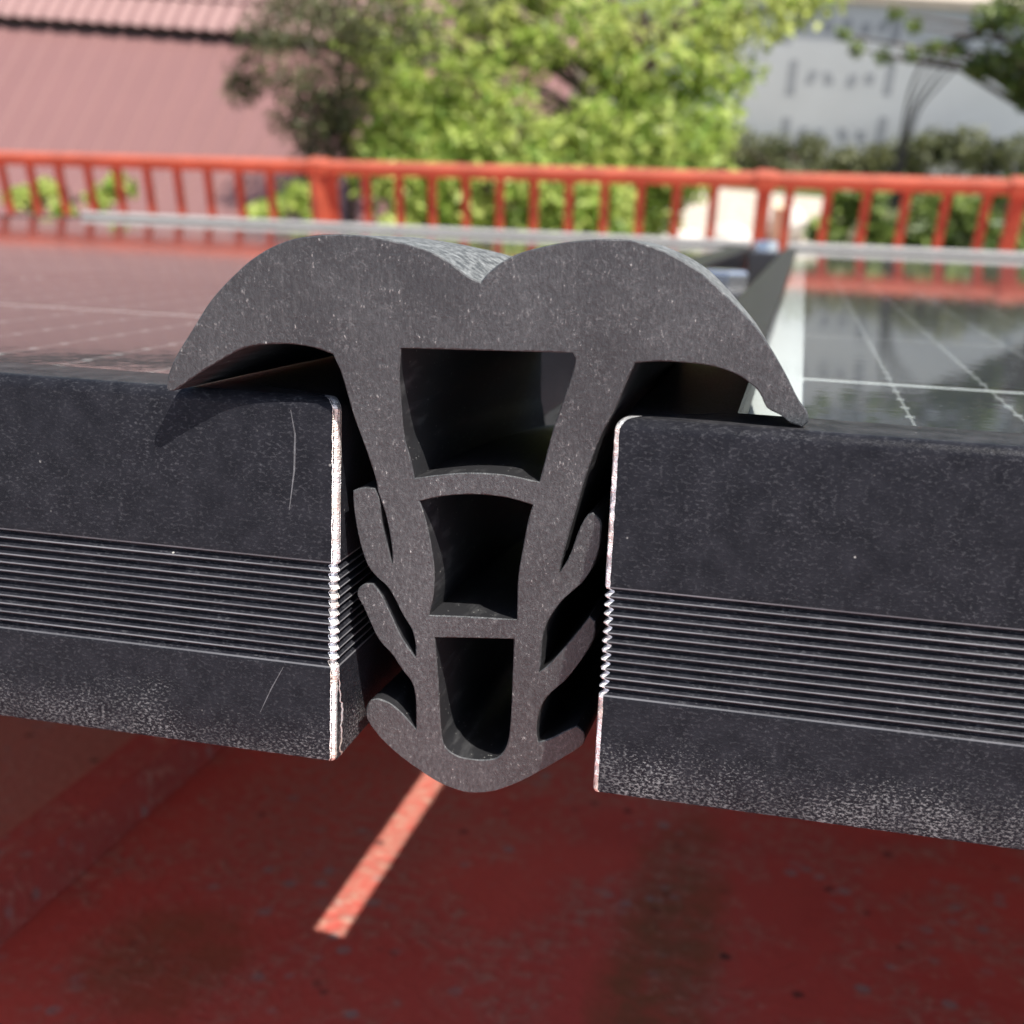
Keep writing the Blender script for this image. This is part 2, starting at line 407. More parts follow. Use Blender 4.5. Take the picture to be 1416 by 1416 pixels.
# ------------------------------------------------------------------ ground, house below the panels
GZ = -5.0
g = MB(); g.v = [(-220, -120, GZ), (220, -120, GZ), (220, 300, GZ), (-220, 300, GZ)]; g.f = [(0, 1, 2, 3)]
tag(link('ground', g.me('ground'), M['ground']), kind='structure')

HR = -0.15                                   # roof skin below the glass, panel axes
house = empty('house', P @ Matrix.Translation((0, 0, HR)))
tag(house, 'house roof of worn dark red painted metal beneath the solar panels', 'house')
b = MB().box(-7.0, 6.0, -0.16, 5.5, -0.03, 0.0)
link('roof_sheet', b.me('roof_sheet'), M['roof'], house)
rib = MB()
pr = [(-0.0105, 0.0), (-0.0066, 0.011), (0.0066, 0.011), (0.0105, 0.0)]
for yy in (-0.16, 5.5):
    for (x, z) in pr: rib.v.append((x, yy, z + 0.0002))
rib.f = [(0, 1, 5, 4), (1, 2, 6, 5), (2, 3, 7, 6), (3, 0, 4, 7), (0, 3, 2, 1), (4, 5, 6, 7)]
link('terrace_slab', MB().box(-7.0, 6.0, -3.0, -0.1602, -0.09, 0.004).me('terrace_slab'), M['concrete'], house)  # unseen terrace, assumed; pale so it bounces neutral light onto the near faces
rib_me = rib.me('roof_seam'); fixed(rib_me)
for k in range(-12, 12):
    link('roof_seam', rib_me, M['seam'], house, Matrix.Translation((-0.1475 + k * 0.52, 0, 0)))
# walls of the house, upright under the sloping skin
wl = MB().box(-6.6, 5.6, -2.4, 4.6, -6.0, -0.1)  # upright body
wme = wl.me('wall')
inv = (P @ Matrix.Translation((0, 0, HR))).inverted()
for v in wme.vertices:
    w = Vector(v.co)
    top = w.z > -1
    pz = Vector((w.x, w.y, 0))
    n_ = P.to_3x3() @ Vector((0, 0, 1)); o_ = P @ Vector((0, 0, HR - 0.095))
    zr = o_.z - (n_.x * (w.x - o_.x) + n_.y * (w.y - o_.y)) / n_.z
    w.z = zr if top else GZ - 0.05
    v.co = inv @ w
link('wall', wme, M['plaster'], house)

# ------------------------------------------------------------------ solar panels
GAP = 0.02466
LEN, WID = 0.95, 0.60
H = 0.035
RAD = 0.0012
def ridge_depth(z):
    z0, z1, n = -0.0152, -0.0254, 12
    if z > z0 or z < z1: return 0.0
    return 0.00021 * (1 - math.cos(2 * math.pi * n * (z0 - z) / (z0 - z1)))
def outer_profile():
    pts = []
    for k in range(7):
        a = math.pi / 2 * k / 6
        pts.append((RAD * (1 - math.sin(a)), -RAD * (1 - math.cos(a))))
    pts.append((0.0, -0.0085)); pts.append((0.0, -0.0151))
    N = 12 * 8
    for k in range(N + 1):
        z = -0.0152 - 0.0102 * k / N
        pts.append((ridge_depth(z), z))
    pts += [(0.0, -0.0256), (0.0, -0.0302), (0.0, -0.0346), (0.00012, -0.0349), (0.0004, -0.0350)]
    return pts
OUTP = outer_profile()
LIP = {'front': 0.008, 'side': 0.0100}
def bar_mesh(length, lip, other, cham):
    """length along x, outer face towards -y; mitred against bars with lip 'other'"""
    prof = [(lip, 0.0)] + OUTP + [(0.022, -0.0350), (0.022, -0.0336), (0.0016, -0.0336), (0.0016, -0.0078), (lip, -0.0078)]
    def inset(d):
        if d <= 0.004: return d + cham * (1.0 if d < 0.0018 else 0.0)
        e = min(d, lip)
        q = 0.004 + (other - 0.004) * (e - 0.004) / (lip - 0.004)
        return q + max(0, d - lip) * (other / lip)
    V_ = []; n = len(prof)
    for (d, z) in prof: V_.append((inset(d), d, z))
    for (d, z) in prof: V_.append((length - inset(d), d, z))
    F = [(i, (i + 1) % n, n + (i + 1) % n, n + i) for i in range(n)]
    F += [tuple(range(n))[::-1], tuple(range(n, 2 * n))]
    return fixed_smooth(mesh('frame_bar', V_, F), 38)
def fixed_smooth(me, ang):
    fixed(me); me.shade_smooth(); me.set_sharp_from_angle(angle=R_(ang)); return me
def edge_strip(cham, seed, torn=0.0):
    """raw sawn corner; corner at the origin, front face along +x, side face along +y (both going inwards)"""
    rnd = random.Random(seed)
    A = []; Bm = []; C_ = []
    fine = []
    for i in range(len(OUTP) - 1):
        (d0, z0), (d1, z1) = OUTP[i], OUTP[i + 1]
        k = max(1, int(abs(z1 - z0) / 0.00035))
        for j in range(k): fine.append((d0 + (d1 - d0) * j / k, z0 + (z1 - z0) * j / k))
    fine.append(OUTP[-1])
    V_ = []; F = []
    for (d, z) in fine:
        c1 = cham + rnd.uniform(-0.00003, 0.00005); c2 = cham + rnd.uniform(-0.00003, 0.00006)
        if torn and z < -0.0262:
            u_ = min(1, (-0.0262 - z) / 0.0035)
            c2 += torn * (0.35 * u_ + 0.65 * u_ * rnd.random())
        bulge = rnd.uniform(0.0, 0.00012)
        e = 0.00004
        V_ += [(d + c1, d - e, z), (d + cham * 0.38 - bulge, d + cham * 0.38 - bulge, z), (d - e, d + c2, z), (d + 0.0009, d + 0.0009, z)]
    for i in range(len(fine) - 1):
        a = 4 * i
        for q in range(4): F.append((a + q, a + (q + 1) % 4, a + 4 + (q + 1) % 4, a + 4 + q))
    F += [(3, 2, 1, 0), tuple(4 * (len(fine) - 1) + q for q in range(4))]
    return fixed(mesh('cut_edge', V_, F))

CH = 0.00042
glint_me = MB().box(0.002, WID - 0.002, LEN - 0.007, LEN - 0.002, 0.0002, 0.0042).me('glint_strip', bevel=0.0006)  # added strip; stands in for the bright reflected line on the far frame
def solar_panel(x0, y0, first_gap, visible_corner, lip, label):
    bar_f = bar_mesh(WID, LIP['front'], lip, CH)
    bar_s = bar_mesh(LEN, lip, LIP['front'], CH)
    inner = (lip - 0.0006, WID - lip + 0.0006, LIP['front'] - 0.0006, LEN - LIP['front'] + 0.0006)
    glass_me = MB().box(*inner, -0.0040, -0.0007).me('glass')
    back_me = MB().box(*inner, -0.0056, -0.0046).me('backsheet')
    root = empty('solar_panel', P @ Matrix.Translation((x0, y0, -H)))
    tag(root, label, 'solar panel', 'solar panels side by side on the roof')
    T = Matrix.Translation
    Z = Matrix.Rotation
    up_ = T((0, 0, H))
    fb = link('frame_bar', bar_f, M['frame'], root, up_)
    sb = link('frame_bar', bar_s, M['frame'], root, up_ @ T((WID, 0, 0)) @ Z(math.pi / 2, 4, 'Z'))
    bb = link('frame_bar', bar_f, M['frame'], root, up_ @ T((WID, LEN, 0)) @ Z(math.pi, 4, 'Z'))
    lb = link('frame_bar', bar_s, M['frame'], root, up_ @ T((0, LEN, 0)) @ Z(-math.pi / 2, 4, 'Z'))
    for i, (cx, cy, ang) in enumerate(((0, 0, 0), (WID, 0, 90), (WID, LEN, 180), (0, LEN, 270))):
        torn = 0.0013 if (visible_corner == 'right' and i == 1) else 0.0
        me = edge_strip(CH, 3 + i, 0.0)
        if torn:
            me = edge_strip(CH * 1.35, 11, 0.0013)
            mir = T((cx, cy, 0)) @ Matrix.Scale(-1, 4, (1, 0, 0))
            me.transform(Matrix.Identity(4)); me.flip_normals()
            for v in me.vertices: v.co.x = -v.co.x
            fixed(me)
            e = link('cut_edge', me, M['raw'], root, up_ @ T((cx, cy, 0)))
        else:
            e = link('cut_edge', me, M['raw'], root, up_ @ T((cx, cy, 0)) @ Z(R_(ang), 4, 'Z'))
    if visible_corner == 'right':
        for line, w in ((((0.59542, -0.0013), (0.59584, -0.0035), (0.59577, -0.0068), (0.59528, -0.0106)), 0.00008), (((0.59468, -0.0259), (0.59342, -0.0283), (0.59230, -0.0308)), 0.00006)):
            sv = []; sf = []
            for i, (sx, sz) in enumerate(line):
                k = w * (0.35 if i in (0, len(line) - 1) else 1.0)
                sv += [(sx - k, -0.00002, sz), (sx + k, -0.00002, sz), (sx + k, 0.0001, sz), (sx - k, 0.0001, sz)]
            for i in range(len(line) - 1):
                for q in range(4): sf.append((4 * i + q, 4 * i + (q + 1) % 4, 4 * i + 4 + (q + 1) % 4, 4 * i + 4 + q))
            link('scratch', fixed(mesh('scratch', sv, sf)), M['scratch'], fb)
    link('backsheet', back_me, M['back'], root, up_)
    # cells
    rows = []; y = 0.009; gy = first_gap
    while gy < LEN - 0.03:
        rows.append((y, gy - 0.0024)); y = gy + 0.0024; gy += 0.0752
    rows.append((y, LEN - 0.012))
    xs = [(0.0162 if visible_corner == 'left' else 0.0195) + k * 0.1420 for k in range(4)]
    cache = {}
    for (ya, yb) in rows:
        key = round(yb - ya, 4)
        if key not in cache:
            cache[key] = MB().box(0, 0.1395, 0, yb - ya, 0, 0.0003).me('cell')
        for xx in xs:
            link('cell', cache[key], M['cell'], root, T((xx, ya, H - 0.00455)))
    link('glint_strip', glint_me, M['glint'], root, up_)
    link('glass', glass_me, M['glass'], root, up_)
    return root

solar_panel(GAP / 2, 0.0, 0.0769, 'left', LIP['side'], 'black framed solar panel with thin pale lines across dark dusty glass')
solar_panel(-GAP / 2 - WID, -0.0012, 0.1155, 'right', 0.0150, 'black framed solar panel reflecting the pink roof, torn bright metal corner edge')

# ------------------------------------------------------------------ rubber seal
def smooth_loop(pts, step=0.00035):
    n = len(pts); out = []
    def corner(i):
        a, b, c = Vector(pts[i - 1]), Vector(pts[i]), Vector(pts[(i + 1) % n])
        return (b - a).angle(c - b) > R_(48)
    cn = [corner(i) for i in range(n)]
    for i in range(n):
        p1, p2 = Vector(pts[i]), Vector(pts[(i + 1) % n])
        p0 = Vector(pts[i - 1]) if not cn[i] else p1 - (p2 - p1)
        p3 = Vector(pts[(i + 2) % n]) if not cn[(i + 1) % n] else p2 + (p2 - p1)
        L_ = (p2 - p1).length
        m1 = (p2 - p0) / max((p2 - p0).length, 1e-9) * L_; m2 = (p3 - p1) / max((p3 - p1).length, 1e-9) * L_
        k = max(1, int(L_ / step))
        for j in range(k):
            t = j / k
            out.append((2*t**3 - 3*t**2 + 1) * p1 + (t**3 - 2*t**2 + t) * m1 + (-2*t**3 + 3*t**2) * p2 + (t**3 - t**2) * m2)
    return out
def area(l): return sum(l[i - 1].x * l[i].y - l[i].x * l[i - 1].y for i in range(len(l))) / 2
SEAL_Y = (0.012, 0.020, 0.028, 0.036, 0.044, 0.052, 0.060)
def sag(x, z, y):                                # the far end is pressed deeper into the gap
    w = z - 0.0022 * (max(y, 0) / 0.0385) ** 1.6
    return max(w, 0.00015 + 0.25 * max(z - 0.00015, 0)) if abs(x) > 0.0125 else w
def tuck(x, y):                                  # and its wings draw in as they flatten
    e = abs(x) - 0.0125
    return x if e <= 0 else math.copysign(0.0125 + e * (1 - 0.30 * max(y, 0) / 0.06), x)
def seal_mesh():
    loops = []
    for i, l in enumerate([OUTER] + CHAMBERS):
        q = []
        for (x, z) in l:
            x, z = x / 1000, z / 1000
            if abs(x) > 0.0125: z = max(z, 0.00015)
            q.append((x, z))
        s = smooth_loop(q)
        if (area(s) > 0) != (i == 0): s = s[::-1]
        loops.append(s)
    rnd = random.Random(5)
    bm = bmesh.new(); bv = 0.00011
    def fy(x, z): return -0.0014 + 0.11 * x - 0.208 * z
    fe = []; be = []
    for li, s in enumerate(loops):
        n = len(s)
        nrm = []
        for i in range(n):
            d = (s[(i + 1) % n] - s[i - 1]); d = d.normalized() if d.length else Vector((1, 0))
            nrm.append(Vector((-d.y, d.x)))            # towards the rubber
        A = [];  B = []; Cc = []; D = []
        for i in range(n):
            p = s[i]; q = p + nrm[i] * bv * rnd.uniform(0.5, 1.3)
            A.append(bm.verts.new((q.x, fy(q.x, q.y), q.y)))
            B.append(bm.verts.new((p.x, fy(p.x, p.y) + bv, p.y)))
        rings = [A, B]
        for yy in SEAL_Y:
            rings.append([bm.verts.new((tuck(p.x, yy), yy, sag(p.x, p.y, yy))) for p in s])
        for i in range(n):
            j = (i + 1) % n
            top_ = li == 0 and s[i].y > 0.0002 and nrm[i].y < 0.15
            for q_, (r0, r1) in enumerate(zip(rings[:-1], rings[1:])):
                fc = bm.faces.new((r0[i], r0[j], r1[j], r1[i]))
                fc.material_index = 0 if q_ == 0 else (2 if top_ else 1)
            fe.append(bm.edges.get((A[i], A[j]))); be.append(bm.edges.get((rings[-1][i], rings[-1][j])))
    bmesh.ops.triangle_fill(bm, use_beauty=True, use_dissolve=False, edges=fe, normal=(0, -1, 0))
    bmesh.ops.triangle_fill(bm, use_beauty=True, use_dissolve=False, edges=be, normal=(0, 1, 0))
    bmesh.ops.recalc_face_normals(bm, faces=bm.faces)
    me = bpy.data.meshes.new('rubber_seal'); bm.to_mesh(me); bm.free()
    me.shade_smooth(); me.set_sharp_from_angle(angle=R_(32))
    return me
seal = link('rubber_seal', seal_mesh(), M['rubber'])
seal.data.materials.append(M['skin']); seal.data.materials.append(M['dusty'])
seal.matrix_world = P
tag(seal, 'black rubber gap seal with domed wings and hollow finned stem between the panels', 'rubber seal')

# ------------------------------------------------------------------ mounting rails and clamp
def mounting_rail(y, label):
    root = empty('mounting_rail', P @ Matrix.Translation((0, y, HR)))
    tag(root, label, 'mounting rail', 'aluminium rails carrying the panels')
    link('rail', MB().box(-0.64, 0.64, -0.02, 0.02, 0.075, -HR - H).me('rail', bevel=0.002), M['alu'], root)
    for x in (-0.55, 0.55):
        f_ = MB().box(x - 0.025, x + 0.025, -0.018, 0.018, 0.005, 0.0745)
        f_.box(x - 0.04, x + 0.04, -0.045, 0.045, 0.0005, 0.005)
        link('foot', f_.me('foot'), M['alu'], root)
mounting_rail(0.335, 'aluminium rail hidden under the panels below the middle clamp')
mounting_rail(0.800, 'aluminium rail hidden under the far ends of the panels')
def mid_clamp(y, top, label):
    cl = empty('mid_clamp', P @ Matrix.Translation((0.001, y, -H)))
    tag(cl, label, 'clamp', 'clamps in the gap between the panels')
    c_ = MB().box(-0.0110, 0.0110, -0.02, 0.02, 0.0, top)
    link('clamp_body', c_.me('clamp_body', bevel=0.0008), M['blackmetal'], cl)
    bt = MB().tube([(0, 0, top), (0, 0, top + 0.001)], 0.0104, 24).tube([(0, 0, top + 0.001), (0, 0, top + 0.0062), (0, 0, top + 0.0072)], [0.0085, 0.0085, 0.0075], 6)
    link('bolt', bt.me('bolt'), M['steel'], cl)
mid_clamp(0.335, H - 0.006, 'small black clamp with shiny steel bolt just behind the rubber seal')
mid_clamp(0.800, H - 0.001, 'small black clamp with steel bolt at the far end of the gap')

# ------------------------------------------------------------------ railing along the eave
n_ = P.to_3x3() @ Vector((0, 0, 1)); o_ = P @ Vector((0, 0, HR))
def roof_z(x, y): return o_.z - (n_.x * (x - o_.x) + n_.y * (y - o_.y)) / n_.z
RY = 4.92
tx = -n_.x / n_.z + 0.004                                # fall of the roof along x
rail_root = empty('railing', Matrix.Translation((0, RY, roof_z(0, RY))))
tag(rail_root, 'orange red painted metal railing with thin balusters along the roof edge', 'railing')
RH = 0.388
def shear_mesh(me):
    for v in me.vertices: v.co.z += tx * v.co.x
    return me
tr_ = MB().box(-5.2, 2.4, -0.034, 0.034, RH - 0.046, RH)
link('top_rail', shear_mesh(tr_.me('top_rail', bevel=0.006)), M['railing'], rail_root)
bal_me = MB().box(-0.0175, 0.0175, -0.010, 0.010, -0.03, RH - 0.0465).me('baluster', bevel=0.003)
for k in range(-33, 16):
    x = -0.055 + k * 0.149
    if any(abs(x - q) < 0.06 for q in (-2.10, -0.155, 0.80)): continue
    link('baluster', bal_me, M['railing'], rail_root, Matrix.Translation((x, 0, tx * x)))
post_me = MB().box(-0.028, 0.028, -0.028, 0.028, -0.03, RH - 0.0465).me('post', bevel=0.003)
cap_me = MB().box(-0.042, 0.042, -0.042, 0.042, RH - 0.056, RH + 0.008).me('post_cap', bevel=0.008)
wide_me = MB().box(-0.037, 0.037, -0.037, 0.037, -0.03, RH - 0.063, rot=R_(38)).me('post', bevel=0.004)
for x, w in ((-4.05, 0), (-2.06, 1), (-0.155, 0), (0.80, 0), (2.3, 0)):
    po = link('post', wide_me if w else post_me, M['railing'], rail_root, Matrix.Translation((x, 0, tx * x)))
    link('cap', cap_me, M['railing'], po)
wp = MB().box(-0.03, 0.03, -0.03, 0.03, 0, 0.27)
tag(link('wooden_post', wp.me('wooden_post', bevel=0.004), M['wood'], None, Matrix.Translation((-0.085, 5.06, roof_z(-0.085, 5.06) - 0.004))),
    'short pale timber post standing behind the railing', 'post')

# ------------------------------------------------------------------ neighbour with the pink roof
EY, EZ = 7.9, -4.43; SL = math.tan(R_(30))
nb = empty('neighbour_house', Matrix.Translation((-6.2, 9.5, GZ)))
tag(nb, 'neighbouring house with faded pink sheet roof and scalloped tile ridge', 'house')
off = Vector((-6.2, 9.5, GZ))
def loc(x, y, z): return (x - off.x, y - off.y, z - off.z)
XA, XB, YT = -12.5, -2.1, 10.95
ZT = EZ + SL * (YT - EY)
nrm_ = Vector((0, -SL, 1)).normalized()
def slab(name, x0, x1, ya, yb, za, zb, th):
    v = [loc(x, y, z) for (x, y, z) in ((x0, ya, za), (x1, ya, za), (x1, yb, zb), (x0, yb, zb), (x0, ya, za - th), (x1, ya, za - th), (x1, yb, zb - th), (x0, yb, zb - th))]
    return fixed(mesh(name, v, [(0, 1, 2, 3), (7, 6, 5, 4), (0, 4, 5, 1), (1, 5, 6, 2), (2, 6, 7, 3), (3, 7, 4, 0)]))
link('roof_sheet', slab('roof_sheet', XA, XB, EY, YT, EZ, ZT, 0.05), M['pink'], nb)
rl = math.hypot(YT - EY, ZT - EZ)
rb = MB()
for yy in (0, rl):
    for (x, z) in ((-0.035, 0), (-0.016, 0.022), (0.016, 0.022), (0.035, 0)): rb.v.append((x, yy, z))
rb.f = [(0, 1, 5, 4), (1, 2, 6, 5), (2, 3, 7, 6), (3, 0, 4, 7), (0, 3, 2, 1), (4, 5, 6, 7)]
rbm = fixed(rb.me('rib'))
x = XA + 0.1
while x < XB - 0.05:
    link('rib', rbm, M['pink'], nb, Matrix.Translation(loc(x, EY, EZ + 0.001)) @ Matrix.Rotation(R_(30), 4, 'X'))
    x += 0.25
# scalloped tiles above, overhanging the sheet
TP = 0.15; TL = 0.42
tv = []; tf = []
NS = 8
for yy, lift in ((0.0, 0.030), (TL, 0.0)):
    for k in range(NS + 1):
        u_ = k / NS
        tv.append((u_ * TP, yy, lift + 0.030 * (0.5 - 0.5 * math.cos(2 * math.pi * u_))))
for yy, lift in ((0.0, 0.030), (TL, 0.0)):
    for k in range(NS + 1):
        u_ = k / NS
        tv.append((u_ * TP, yy, lift - 0.022 + 0.030 * (0.5 - 0.5 * math.cos(2 * math.pi * u_))))
q = NS + 1
for k in range(NS):
    tf += [(k, k + 1, q + k + 1, q + k), (2*q + k + 1, 2*q + k, 3*q + k, 3*q + k + 1), (k + 1, k, 2*q + k, 2*q + k + 1)]
tile_me = mesh('roof_tile', tv, tf, 50)
TS = R_(33)
ROT = Matrix.Rotation(TS, 4, 'X')
for row in range(4):
    d = row * 0.36
    y0, z0 = YT - 0.06 + d * math.cos(TS), ZT + 0.060 + d * math.sin(TS)
    x = XA
    while x < XB + 0.1:
        link('roof_tile', tile_me, M['tile'], nb, Matrix.Translation(loc(x, y0, z0)) @ ROT)
        x += TP
D4 = 1.44 + 0.06
y1, z1 = YT - 0.02 + D4 * math.cos(TS), ZT + 0.045 + D4 * math.sin(TS)
link('roof_deck', slab('roof_deck', XA, XB, YT - 0.02, y1, ZT + 0.045, z1, 0.09), M['bark'], nb)
link('wall', MB().box(*[a - off.x for a in (XA + 0.3, XB - 0.3)], EY + 0.5 - off.y, y1 - off.y, -0.05, EZ + SL * 0.5 - 0.07 - GZ).me('wall'), M['plaster'], nb)
gv = [loc(x, y, z) for x in (XA + 0.3, XB - 0.3) for (y, z) in ((EY + 0.5, EZ + SL * 0.5 - 0.072), (YT, ZT - 0.06), (y1 - 0.05, z1 - 0.12), (y1 - 0.05, EZ + SL * 0.5 - 0.072))]
link('gable', fixed(mesh('gable', gv, [(0, 1, 2, 3), (7, 6, 5, 4), (0, 4, 5, 1), (1, 5, 6, 2), (2, 6, 7, 3), (3, 7, 4, 0)])), M['plaster'], nb)

# ------------------------------------------------------------------ whitewashed wall with grey marks
ww = empty('garden_wall', Matrix.Translation((2.0, 16.1, GZ)))
tag(ww, 'tall whitewashed wall with three rows of faint grey marks', 'wall')
link('wall_body', MB().box(-4.6, 7.0, -0.1, 0.15, -0.05, 2.02).me('wall_body'), M['wallwhite'], ww)
link('coping', MB().box(-4.65, 7.05, -0.16, 0.21, 2.0205, 2.13).me('coping', bevel=0.01), M['cap'], ww)
rnd = random.Random(21)
def mark(x, z, w, h, lean=0.0):
    s = MB().box(-w / 2, w / 2, -0.003, 0.0, -h / 2, h / 2)
    me = s.me('painted_mark')
    for v in me.vertices:
        v.co.x += v.co.z * lean + rnd.uniform(-0.012, 0.012); v.co.z += rnd.uniform(-0.015, 0.015)
    link('painted_mark', me, M['mark'], ww, Matrix.Translation((x - 2.0, -0.1005, z - GZ)))
for (zl, zr, xl, xr, lean, dots) in ((-3.28, -3.24, -0.43, 0.73, 0.45, (0.33, 0.52, 0.70, 0.87)), (-3.88, -3.81, -0.39, 0.75, 0.0, (0.2, 0.38, 0.62, 0.80)), (-4.56, -4.46, -0.39, 0.76, 0.0, (0.18, 0.36, 0.62, 0.80))):
    mark(xl, zl, 0.10, 0.40, lean); mark(xr, zr, 0.10, 0.38)
    for d in dots:
        mark(xl + d * (xr - xl), zl + d * (zr - zl) + rnd.uniform(-0.03, 0.03), 0.10, 0.13, rnd.uniform(-0.5, 0.5))

# ------------------------------------------------------------------ foliage
def leaves(clumps, size, seed, aspect=0.5):
    """clumps: (x, y, z, radius, count); every leaf a small folded blade of its own"""
    rs = np.random.RandomState(seed)
    vs = []; 
    for (cx, cy, cz, r, n) in clumps:
        d = rs.normal(size=(n, 3)); d /= np.linalg.norm(d, axis=1)[:, None]
        rr = r * rs.uniform(0.15, 1.0, n) ** 0.55
        c = np.array((cx, cy, cz)) + d * rr[:, None] * np.array((1, 1, 0.8)) + rs.normal(size=(n, 3)) * r * 0.10
        t = rs.normal(size=(n, 3)) + d * 0.6; t[:, 2] -= 0.2; t /= np.linalg.norm(t, axis=1)[:, None]
        s = np.cross(t, rs.normal(size=(n, 3)) * 0.7 + np.array((0, 0, 1.0))); s /= np.linalg.norm(s, axis=1)[:, None] + 1e-9
        nn = np.cross(s, t)
        L_ = size * rs.uniform(0.6, 1.35, n)[:, None]
        w = L_ * aspect * 0.5
        p0 = c - t * L_ * 0.5; p2 = c + t * L_ * 0.5 - nn * L_ * 0.08
        p1 = c + s * w + nn * L_ * 0.10; p3 = c - s * w + nn * L_ * 0.10
        vs.append(np.stack((p0, p1, p2, p3), 1).reshape(-1, 3))
    V_ = np.concatenate(vs); n = len(V_) // 4
    b = np.arange(n)[:, None] * 4
    T_ = np.concatenate((b + np.array((0, 1, 2)), b + np.array((0, 2, 3))), 1).reshape(-1, 3)
    me = bpy.data.meshes.new('crown')
    me.vertices.add(len(V_)); me.vertices.foreach_set('co', V_.astype(np.float32).ravel())
    me.loops.add(T_.size); me.loops.foreach_set('vertex_index', T_.astype(np.int32).ravel())
    me.polygons.add(len(T_)); me.polygons.foreach_set('loop_start', np.arange(0, T_.size, 3, dtype=np.int32))
    me.polygons.foreach_set('loop_total', np.full(len(T_), 3, dtype=np.int32))
    me.update(calc_edges=True); me.validate()
    return me

def tree(name, label, cat, base, clumps, size, leafmat, seed, trunk_top=None, trunk_r=0.09, aspect=0.5, group=None, every=1):
    root = empty(name, Matrix.Translation(base)); tag(root, label, cat, group)
    B_ = Vector(base); rnd = random.Random(seed)
    rel = [(c[0] - B_.x, c[1] - B_.y, c[2] - B_.z, c[3], c[4]) for c in clumps]
    top = Vector(trunk_top) - B_ if trunk_top else Vector((sum(c[0] for c in rel) / len(rel), sum(c[1] for c in rel) / len(rel), max(c[2] for c in rel)))
    mb = MB(); pts = []
    for k in range(8):
        u_ = k / 7
        pts.append(top * u_ + Vector((rnd.uniform(-1, 1), rnd.uniform(-1, 1), 0)) * 0.05 * math.sin(math.pi * u_) * (1 if top.length > 1 else 0.3))
    pts[0] = Vector((0, 0, -0.05))
    mb.tube(pts, [trunk_r * (1.25 - 0.95 * k / 7) for k in range(8)], 9)
    link('trunk', mb.me('trunk', 60), M['bark'], root)
    lb_ = MB()
    for c in rel[::every]:
        e = Vector(c[:3]); h_ = max(0.15, min(0.95, (e.z - 0.35 * math.hypot(e.x - top.x, e.y - top.y)) / max(top.z, 0.1)))
        s_ = top * h_
        mid = (s_ + e) / 2 + Vector((rnd.uniform(-.08, .08), rnd.uniform(-.08, .08), 0.10 * (e - s_).length))
        r0 = trunk_r * 0.38
        lb_.tube([s_, mid, e], [r0, r0 * 0.6, r0 * 0.22], 6)
        for k in range(4):
            d = Vector((rnd.gauss(0, 1), rnd.gauss(0, 1), rnd.gauss(0, 1))).normalized() * c[3] * 0.9
            lb_.tube([e, e + d * 0.5 + Vector((0, 0, 0.02)), e + d], [r0 * 0.22, r0 * 0.15, r0 * 0.06], 4)
    link('limbs', lb_.me('limbs', 60), M['bark'], root)
    link('crown', leaves(rel, size, seed, aspect), leafmat, root)
    return root

# broad yellow-green tree in the middle
ck = [(-2.97, -1.9), (-2.68, -2.21), (-2.9, -2.56), (-2.47, -1.78), (-2.23, -2.08), (-2.44, -2.48), (-2.66, -2.84), (-2.09, -1.63), (-1.8, -1.87), (-1.99, -2.3),
      (-1.69, -2.46), (-2.09, -2.69), (-1.44, -1.72), (-1.24, -2.01), (-1.36, -2.34), (-1.58, -2.8), (-1.08, -1.65), (-0.83, -1.89), (-0.94, -2.26), (-1.1, -2.6),
      (-0.68, -1.67), (-0.62, -1.96), (-0.66, -2.24), (-0.78, -2.48), (-2.29, -3.02), (-1.78, -3.02), (-1.23, -2.91), (-0.42, -1.55), (-0.15, -1.42),
      (-2.5, -3.4), (-1.9, -3.5), (-1.4, -3.4)]
rnd = random.Random(4)
cl_ = []
def tier(x, z, r, n):                            # lower tiers stand further out, towards the viewer
    y = 8.55 + (z + 1.6) * 0.75 + rnd.uniform(-0.25, 0.25)
    k = y / 8.0
    cl_.append((x * k, y, z * k, r, n))
for (x, z) in ck: tier(x, z, rnd.uniform(0.20, 0.30), 270)
for (x, z) in ((-2.85, -2.2), (-2.7, -2.45), (-2.9, -2.75), (-2.55, -2.3), (-2.6, -2.6), (-2.35, -2.3), (-2.2, -2.5), (-2.75, -2.0), (-2.45, -2.75), (-1.5, -2.55), (-1.8, -2.7), (-1.2, -2.45),
               (-2.6, -3.1), (-2.0, -3.05), (-1.5, -3.1), (-1.0, -2.85), (-2.8, -3.3), (-1.7, -3.3), (-1.2, -3.2), (-2.35, -2.9), (-1.35, -2.7), (-0.9, -2.65)): tier(x, z, 0.25, 270)
for k in range(16):
    cl_.append((rnd.uniform(-2.6, -0.9), rnd.uniform(8.9, 9.6), rnd.uniform(-3.3, -1.7), rnd.uniform(0.25, 0.36), 260))
for k in range(12):
    cl_.append((rnd.uniform(-3.1, -2.0), rnd.uniform(8.9, 9.7), rnd.uniform(-2.3, -1.2), rnd.uniform(0.25, 0.38), 330))
tree('garden_tree', 'broad leafy yellow green tree between the pink roof and the white wall', 'tree', (-1.35, 8.2, GZ), cl_, 0.085, M['leaf'], 8, (-1.2, 8.5, -1.7), 0.09)

